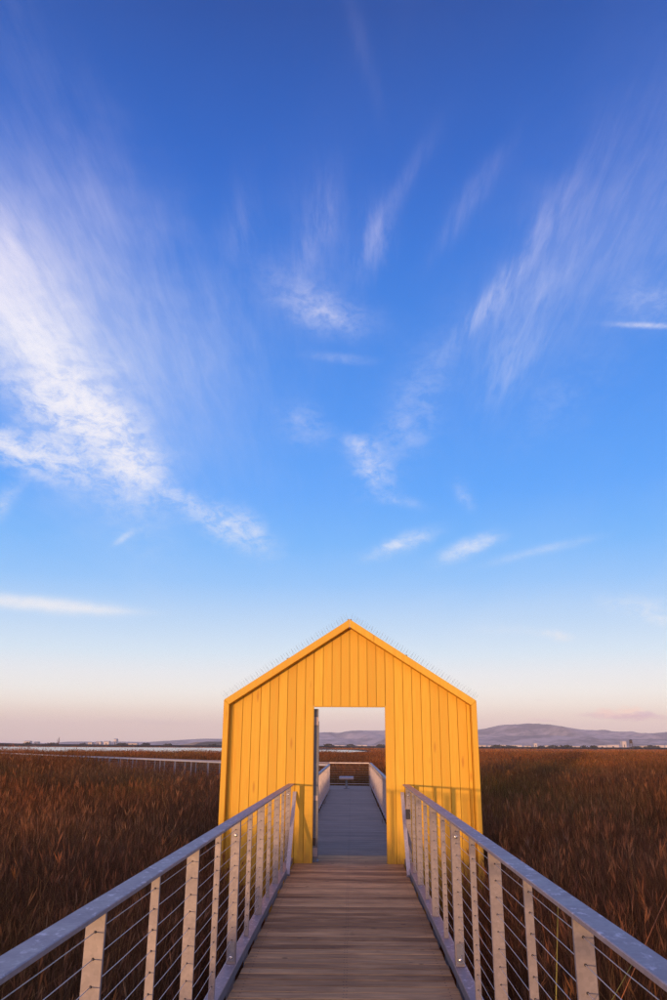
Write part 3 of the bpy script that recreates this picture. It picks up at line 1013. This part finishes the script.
p = smooth_noise(x, y, 0.15, 4.0) > -0.1
x, y = x[p], y[p]
scatter('straw_stems', 'straw-coloured stems standing in patches of the middle reed bed', np.stack([x, y, np.full(len(x), GZ)], 1), rng.uniform(0, 6.28, len(x)), np.clip(height_factor(x, y), 0.6, 1.1) * rng.uniform(0.75, 1.0, len(x)), acc2_m, 0.10)
x = rng.uniform(-3.5, 3.5, 130); y = rng.uniform(35.9, 39.0, 130)
ok = seg_dist(x, y, PATH_MID) > 1.4
x, y = x[ok], y[ok]
scatter('straw_stems', 'pale reeds close behind the end railing of the far walkway', np.stack([x, y, np.full(len(x), GZ)], 1), rng.uniform(0, 6.28, len(x)), rng.uniform(0.75, 0.95, len(x)), acc2_m, 0.06)
# behind the camera: the bed the low sun skims over
n = 1500
x = rng.uniform(-16, -1.6, n); y = rng.uniform(-34, -1.5, n)
ok = (x < -1.6 - 0.1 * (-y)) | True
x, y = x[ok], y[ok]
scatter('reed_bed', 'reed bed behind the viewer on the left of the ramp', np.stack([x, y, np.full(len(x), GZ)], 1), rng.uniform(0, 6.28, len(x)), rng.uniform(0.80, 1.08, len(x)), mid_m, 0.07)
# a sparse stand of taller reeds whose heads show above the skyline on the left
tall_m = [clump_mesh('tall_clump', 5, 0.5, 2.2, 2.9, 0.012, 6, 500 + i, 1.0, 0.05, 0.0) for i in range(5)]
n = 60
x = rng.uniform(-13, -6.5, n); y = 18 + 11 * rng.random(n)
ok = (x / y < -0.28)
x, y = x[ok], y[ok]
scatter('tall_reeds', 'sparse taller reeds with feathery heads above the skyline at the left', np.stack([x, y, np.full(len(x), GZ)], 1), rng.uniform(0, 6.28, len(x)), rng.uniform(0.8, 1.04, len(x)), tall_m, 0.06)
# beyond 136 m: open flats with low growth
n = 16000
y = 130 + (900 - 130) * rng.random(n) ** 1.6
x = (rng.random(n) * 2 - 1) * 0.55 * y
sparse = smooth_noise(x, y, 0.012, 2.0)
wet = (x < -14) & (y < 775)
pools = ((x > 22) & (x < 68) & (y > 262) & (y < 336)) | ((x > -32) & (x < 10) & (y > 290) & (y < 530))
ok = ~wet & ~pools & ((sparse > -0.15) | (y > 780))
x, y = x[ok], y[ok]
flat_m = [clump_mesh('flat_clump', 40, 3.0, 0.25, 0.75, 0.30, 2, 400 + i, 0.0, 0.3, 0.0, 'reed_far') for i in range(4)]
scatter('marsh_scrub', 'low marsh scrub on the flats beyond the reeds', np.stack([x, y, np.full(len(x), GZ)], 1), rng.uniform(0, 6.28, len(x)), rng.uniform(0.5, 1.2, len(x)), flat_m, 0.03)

# single stems that stand out in front of the rest
M['green_stem'] = plain('yellow green reed stem', (0.32, 0.24, 0.03), 0.6, 0, 0.2, 20)
M['rust_stem'] = plain('orange reed stem', (0.45, 0.14, 0.03), 0.6, 0, 0.2, 20)
M['straw_stem'] = plain('straw reed stem', (0.36, 0.23, 0.10), 0.7, 0, 0.2, 20)


def stem(px0, py0, px1, py1, dist, r, mat, label, bend=0.03, leaf=True):
    """a tall stem whose visible stretch lies at the distance dist"""
    a = far_point(px0, py0, dist); b = far_point(px1, py1, dist + 0.1)
    lo, hi = (a, b) if a.z < b.z else (b, a)
    d = (hi - lo)
    foot = lo - d * ((lo.z - GZ) / max(d.z, 0.05))
    root = empty('tall_reed', tuple(foot))
    tag(root, label, 'reed', 'single tall reeds standing out from the bed')
    pts = []
    for i in range(9):
        t_ = i / 8
        p = foot.lerp(hi, t_) + Vector((bend * math.sin(t_ * math.pi), 0, 0))
        pts.append(p)
    rad = [r * (1.0 - 0.7 * i / 8) for i in range(9)]
    MB().tube(pts, rad, 6).build('stem', mat, root, smooth=True)
    if leaf:
        mb = MB()
        for i, sgn in ((4, 1), (6, -1)):
            p = pts[i]; n = len(mb.v)
            q = [p, p + Vector((sgn * 0.10, 0.02, 0.12)), p + Vector((sgn * 0.22, 0.03, 0.13)), p + Vector((sgn * 0.30, 0.02, 0.04))]
            for j, c in enumerate(q):
                wv = 0.006 * (1 - j / 3.2)
                mb.v += [tuple(c - Vector((0, wv * 0.6, wv))), tuple(c + Vector((0, wv * 0.6, wv)))]
            for j in range(3):
                mb.f.append((n + 2 * j, n + 2 * j + 1, n + 2 * j + 3, n + 2 * j + 2))
        mb.build('leaf', mat, root)


stem(556, 1000, 558, 903, 3.6, 0.006, M['green_stem'], 'upright yellow-green reed stem behind the cables of the right railing', 0.0)
stem(612, 1000, 640, 950, 2.7, 0.004, M['green_stem'], 'leaning yellow-green reed stem below the right handrail near the corner', 0.0, False)
stem(645, 945, 667, 895, 3.0, 0.004, M['rust_stem'], 'slanting orange reed stem rising beyond the right handrail', 0.0, False)

# ------------------------------------------------------------------ far shore, buildings, hills
def far_mat(name, a, b, scale, rough=0.95):
    m, t, p = material(name)
    n1 = t.noise(pos(t), scale, 6.0, 0.6)
    n2 = t.noise(pos(t), scale * 5, 4.0, 0.6)
    c = t.mix(t.ramp(t.m('ADD', t.m('MULTIPLY', n1, 0.6), t.m('MULTIPLY', n2, 0.4)), [(0.43, 0.0), (0.56, 1.0)]), a, b)
    t.l(c, p.inputs['Base Color'])
    p.inputs['Roughness'].default_value = rough
    p.inputs['Specular IOR Level'].default_value = 0.1
    return m


M['hill'] = far_mat('dry grass and oak hills', (0.17, 0.15, 0.15), (0.50, 0.40, 0.35), 0.0026)
M['levee'] = far_mat('levee scrub', (0.035, 0.028, 0.02), (0.075, 0.05, 0.032), 0.02)
M['earth'] = far_mat('bare earth mound', (0.40, 0.24, 0.11), (0.46, 0.28, 0.13), 0.01)
M['tree'] = far_mat('distant trees', (0.03, 0.03, 0.018), (0.06, 0.05, 0.03), 0.03)

def ridge(name, prof, dist, depth, mat, rough_amp, seed, base=GZ - 0.5, cols=260, rows=26, label=None):
    """a range of hills: prof is its skyline as (x, y) of the photograph, placed dist metres off"""
    xs = [far_point(px, py, dist).x for px, py in prof]
    zs = [far_point(px, py, dist).z for px, py in prof]
    X = np.linspace(xs[0], xs[-1], cols)
    H = np.interp(X, xs, zs)
    V, F = [], []
    for j in range(rows):
        v = j / (rows - 1) * 1.35                        # 1.0 is the crest
        yy = dist - depth + depth * v
        for i in range(cols):
            h = max(H[i], 0)
            s = math.sin(min(v, 1.0) * math.pi / 2) ** 1.15 if v <= 1 else math.cos((v - 1) / 0.35 * math.pi / 2)
            g = noise.fractal(Vector((X[i] / 420.0 + seed, yy / 900.0, 0.0)), 0.9, 2.1, 5)
            g2 = abs(noise.noise(Vector((X[i] / 240.0 + seed * 2, yy / 1500.0, 3.0))))
            mid = math.sin(min(v, 1.0) * math.pi)
            z = base + (h - base) * s + rough_amp * (g * (0.9 * mid + 0.17) - g2 * 1.2 * mid)
            V.append((X[i], yy, max(z, base)))
    for j in range(rows - 1):
        for i in range(cols - 1):
            a = j * cols + i
            F.append((a, a + 1, a + cols + 1, a + cols))
    me = bpy.data.meshes.new(name)
    me.from_pydata(V, [], F)
    me.materials.append(mat)
    me.polygons.foreach_set('use_smooth', [True] * len(F))
    o = put(name, me)
    tag(o, label, kind='structure')
    return o


ridge('hills', [(235, 743), (262, 739), (300, 735), (325, 734), (337, 734), (350, 732), (366, 730.5), (386, 730.5), (420, 731), (455, 731), (478, 729.5), (492, 728), (512, 725.5),
                (528, 723.5), (548, 724), (560, 725.5), (572, 727.5), (585, 730), (605, 732), (622, 733), (636, 734.5), (650, 733.5), (667, 731.5), (700, 729), (780, 727), (900, 733), (1100, 741)],
      6800, 1500, M['hill'], 46, 1.3, cols=420, rows=44)
ridge('hills', [(235, 745), (300, 740), (360, 738.5), (430, 737), (480, 738), (540, 734.5), (600, 738.5), (650, 739.5), (720, 737), (900, 739), (1050, 744)], 5200, 900, M['hill'], 30, 6.1, cols=380, rows=26)
ridge('hills', [(-420, 742), (-200, 738), (-60, 741), (20, 743.5), (90, 742.2), (120, 741.6), (150, 741.8), (175, 740.5), (190, 739.4), (205, 738.6), (240, 738.5), (262, 740), (300, 745)], 6900, 900, M['hill'], 10, 9.7, cols=300, rows=20)
ridge('mound', [(176, 745.6), (184, 744.6), (191, 743.2), (197, 741.9), (203, 742.0), (207, 744.5), (212, 746)], 3000, 160, M['earth'], 1.5, 4.0, cols=50, rows=14)
ridge('wooded_rise', [(196, 745.5), (201, 742.6), (207, 741.6), (222, 741.6), (245, 742), (262, 745)], 2900, 120, M['tree'], 1.5, 5.0, cols=60, rows=12)
# levee along the far side of the water and the flats
ridge('levee', [(-700, 743), (-300, 743), (0, 743.1), (60, 744.0), (120, 744.6), (200, 745.2), (333, 746.0), (430, 746.6), (560, 747.2), (667, 747.6), (1000, 749), (1300, 750)], 860, 14, M['levee'], 0.35, 2.0, base=GZ - 0.2, cols=420, rows=10)

# the sheds and warehouses along the foot of the hills
M['shed'] = plain('pale sheet metal wall', (0.60, 0.48, 0.40), 0.6, 0, 0.1, 0.05)
M['shed2'] = plain('tan warehouse wall', (0.50, 0.38, 0.28), 0.7, 0, 0.12, 0.05)
M['roof'] = plain('warehouse roof', (0.42, 0.38, 0.37), 0.7, 0, 0.1, 0.05)
M['door'] = plain('dark loading door', (0.06, 0.05, 0.05), 0.7)


def shed(px0, px1, ytop, dist, mat, label, cat='warehouse', gable=True):
    a = far_point(px0, ytop, dist); b = far_point(px1, ytop, dist)
    root = empty('warehouse', ((a.x + b.x) / 2, dist, GZ))
    tag(root, label, cat, 'pale buildings along the foot of the hills')
    h = a.z - GZ; L = b.x - a.x; cx = (a.x + b.x) / 2
    dep = max(20.0, min(L * 0.6, 60.0))
    MB().box((cx, dist + dep / 2, GZ + h * 0.43), (L, dep, h * 0.86)).build('wall', mat, root)
    mb = MB()
    n = len(mb.v); e = 0.6
    zt, zr = GZ + h * 0.86 + 0.01, GZ + h
    mb.v = [(a.x - e, dist - e, zt), (b.x + e, dist - e, zt), (b.x + e, dist + dep + e, zt), (a.x - e, dist + dep + e, zt), (a.x - e, dist + dep / 2, zr), (b.x + e, dist + dep / 2, zr)]
    mb.f = [(0, 1, 5, 4), (2, 3, 4, 5), (0, 4, 3), (1, 2, 5), (0, 3, 2, 1)]
    mb.build('roof', M['roof'], root)
    nd = max(1, int(L / 28))
    for i in range(nd):
        x_ = a.x + L * (i + 0.5) / nd
        MB().box((x_, dist - 0.1, GZ + h * 0.22 + 0.9), (min(5.0, L * 0.2), 0.3, h * 0.36)).build('door', M['door'], root)
    return root


SH = [(478, 486, 744.2, 'shed2', 'small tan shed just right of the yellow wall'),
      (487, 495, 744.6, 'shed', 'pale shed, second building right of the yellow wall'),
      (499, 507, 744.0, 'shed', 'bright pale shed under the left slope of the hills'),
      (511, 522, 744.2, 'shed', 'long bright shed below the hilltop'),
      (524, 531, 744.9, 'shed2', 'low tan shed right of the long bright one'),
      (534, 537, 742.6, 'shed', 'narrow tall pale building below the hilltop'),
      (545, 549, 744.6, 'shed2', 'small tan building right of the hilltop'),
      (555, 562, 745.2, 'shed2', 'low tan shed standing alone right of the hilltop'),
      (570, 580, 745.4, 'shed2', 'low tan shed left of the long white warehouse'),
      (598, 606, 744.6, 'shed', 'pale lean warehouse left of the long white one'),
      (607, 619, 743.9, 'shed', 'long white warehouse left of the dark tower'),
      (622, 626, 740.2, 'shed', 'small tall white building beside the dark tower'),
      (640, 648, 744.8, 'shed2', 'tan warehouse right of the dark tower'),
      (655, 664, 744.3, 'shed', 'bright warehouse near the right edge'),
      (665, 676, 744.4, 'shed', 'bright warehouse cut by the right edge'),
      (324, 333, 744.9, 'shed2', 'pale yellow warehouse left in the doorway view'),
      (334, 345, 744.6, 'shed', 'long pale warehouse seen through the doorway, left of the middle'),
      (347, 356, 745.0, 'shed2', 'tan warehouse in the middle of the doorway view'),
      (357, 367, 744.2, 'shed', 'bright warehouse right of the middle in the doorway view'),
      (370, 377, 745.1, 'shed2', 'low tan shed right in the doorway view'),
      (379, 386, 744.7, 'shed', 'pale shed at the right jamb of the doorway'),
      (24, 30, 740.8, 'shed', 'small pink-lit building at far left'),
      (34, 38, 741.6, 'shed', 'tiny pale building right of the pink-lit one at far left'),
      (88, 92, 742.0, 'shed2', 'tiny tan building left of the pair on the left shore'),
      (96, 101, 741.2, 'shed', 'left one of two white buildings on the left shore'),
      (104, 109, 741.0, 'shed', 'right one of two white buildings on the left shore'),
      (114, 116.5, 738.6, 'shed', 'slim tower block on the left shore'),
      (128, 137, 742.9, 'shed2', 'low tan building on the left shore')]
for i, (a, b, yt, mt, lab) in enumerate(SH):
    shed(a, b, yt + (0.5 if yt > 743 else 0.0), 2300 + (i * 37) % 300, M[mt], lab)

# dark lookout tower on the flats
tw = far_point(630.5, 739.3, 700)
root = empty('lookout_tower', (tw.x, 700, GZ)); tag(root, 'dark wooden lookout tower on four legs right of the white warehouse', 'tower')
hh = tw.z - GZ
for sx in (-1, 1):
    for sy in (-1, 1):
        MB().tube([(tw.x + sx * 1.25, 700 + sy * 1.25, GZ), (tw.x + sx * 0.95, 700 + sy * 0.95, GZ + hh * 0.62)], 0.16, 5).build('leg', M['pile'], root)
MB().box((tw.x, 700, GZ + hh * 0.65), (2.9, 2.9, 0.25)).build('platform', M['pile'], root)
MB().box((tw.x, 700, GZ + hh * 0.79), (1.9, 1.9, hh * 0.25)).build('cabin', M['pile'], root)
mb = MB(); zt = GZ + hh * 0.92
mb.v = [(tw.x - 1.5, 698.5, zt), (tw.x + 1.5, 698.5, zt), (tw.x + 1.5, 701.5, zt), (tw.x - 1.5, 701.5, zt), (tw.x, 700, GZ + hh)]
mb.f = [(0, 1, 4), (1, 2, 4), (2, 3, 4), (3, 0, 4), (3, 2, 1, 0)]
mb.build('roof', M['beam'], root)


# dark trees in a ragged line on the shore
def far_tree(px, ytop, dist, wpx, label):
    top = far_point(px, ytop, dist); wd = abs(far_point(px + wpx, ytop, dist).x - top.x)
    root = empty('distant_tree', (top.x, dist, GZ)); tag(root, label, 'tree', 'dark trees on the far shore')
    h = top.z - GZ
    MB().tube([(top.x, dist, GZ), (top.x, dist, GZ + h * 0.6)], [0.5, 0.25], 5).build('trunk', M['pile'], root)
    mb = MB()
    for _ in range(90):
        a = random.uniform(0, 6.28); rr = math.sqrt(random.random()); zz = random.random()
        rad = wd / 2 * (0.35 + 0.65 * math.sin(math.pi * min(1, zz * 0.9 + 0.08)))
        c = Vector((top.x + math.cos(a) * rr * rad, dist + math.sin(a) * rr * rad, GZ + h * (0.22 + 0.78 * zz)))
        s_ = wd * random.uniform(0.07, 0.13); n = len(mb.v)
        e = [Vector((random.gauss(0, 1), random.gauss(0, 1), random.gauss(0, 1))).normalized() * s_ for _ in range(3)]
        mb.v += [tuple(c + v) for v in e] + [tuple(c - e[0] * 0.7)]
        mb.f += [(n, n + 1, n + 2), (n, n + 2, n + 3), (n + 1, n + 3, n + 2)]
    mb.build('crown', M['tree'], root)


TREES = [(28, 'just left of the small pink-lit building at far left'), (52, 'between the far-left building and the open shore'), (84, 'beside the tiny tan building on the left shore'),
         (122, 'right of the slim tower block on the left shore'), (146, 'on the left shore right of the low tan building'), (168, 'left of the orange earth mound'), (214, 'nearest the left edge of the yellow wall'),
         (329, 'at the left of the doorway view'), (351, 'in the middle of the doorway view'), (381, 'at the right of the doorway view'),
         (497, 'between the first sheds right of the yellow wall'), (509, 'left of the long bright shed'), (541, 'right of the narrow tall pale building'), (553, 'under the right shoulder of the hilltop'),
         (566, 'between two low tan sheds right of the hilltop'), (584, 'left of the pale lean warehouse'), (593, 'touching the pale lean warehouse'), (636, 'just right of the dark tower'), (651, 'left of the bright warehouse near the right edge')]
for px, where in TREES:
    yh = 745.3 + (px - 353) * 0.0053
    far_tree(px, yh - random.uniform(-0.1, 0.9), random.uniform(1100, 1700), random.uniform(7, 16), 'dark low tree ' + where)

# ------------------------------------------------------------------ the air
me = bpy.data.meshes.new('haze')
zb, zt = GZ - 1.0, 235.0
mb = MB().box((0, (FARY - 62) / 2, (zb + zt) / 2), (17020, FARY + 66, zt - zb))
me.from_pydata(mb.v, [], mb.f)
haze = put('haze', me); tag(haze, kind='stuff')
hm = bpy.data.materials.new('evening haze'); hm.use_nodes = True
ht = NT(hm.node_tree)
ho = ht.n('ShaderNodeOutputMaterial'); pv = ht.n('ShaderNodeVolumePrincipled')
pv.inputs['Color'].default_value = (0.97, 0.93, 0.97, 1)
pv.inputs['Density'].default_value = 7.0e-5
pv.inputs['Anisotropy'].default_value = -0.2
ht.l(pv.outputs[0], ho.inputs['Volume'])
me.materials.append(hm)
S.cycles.volume_bounces = 1
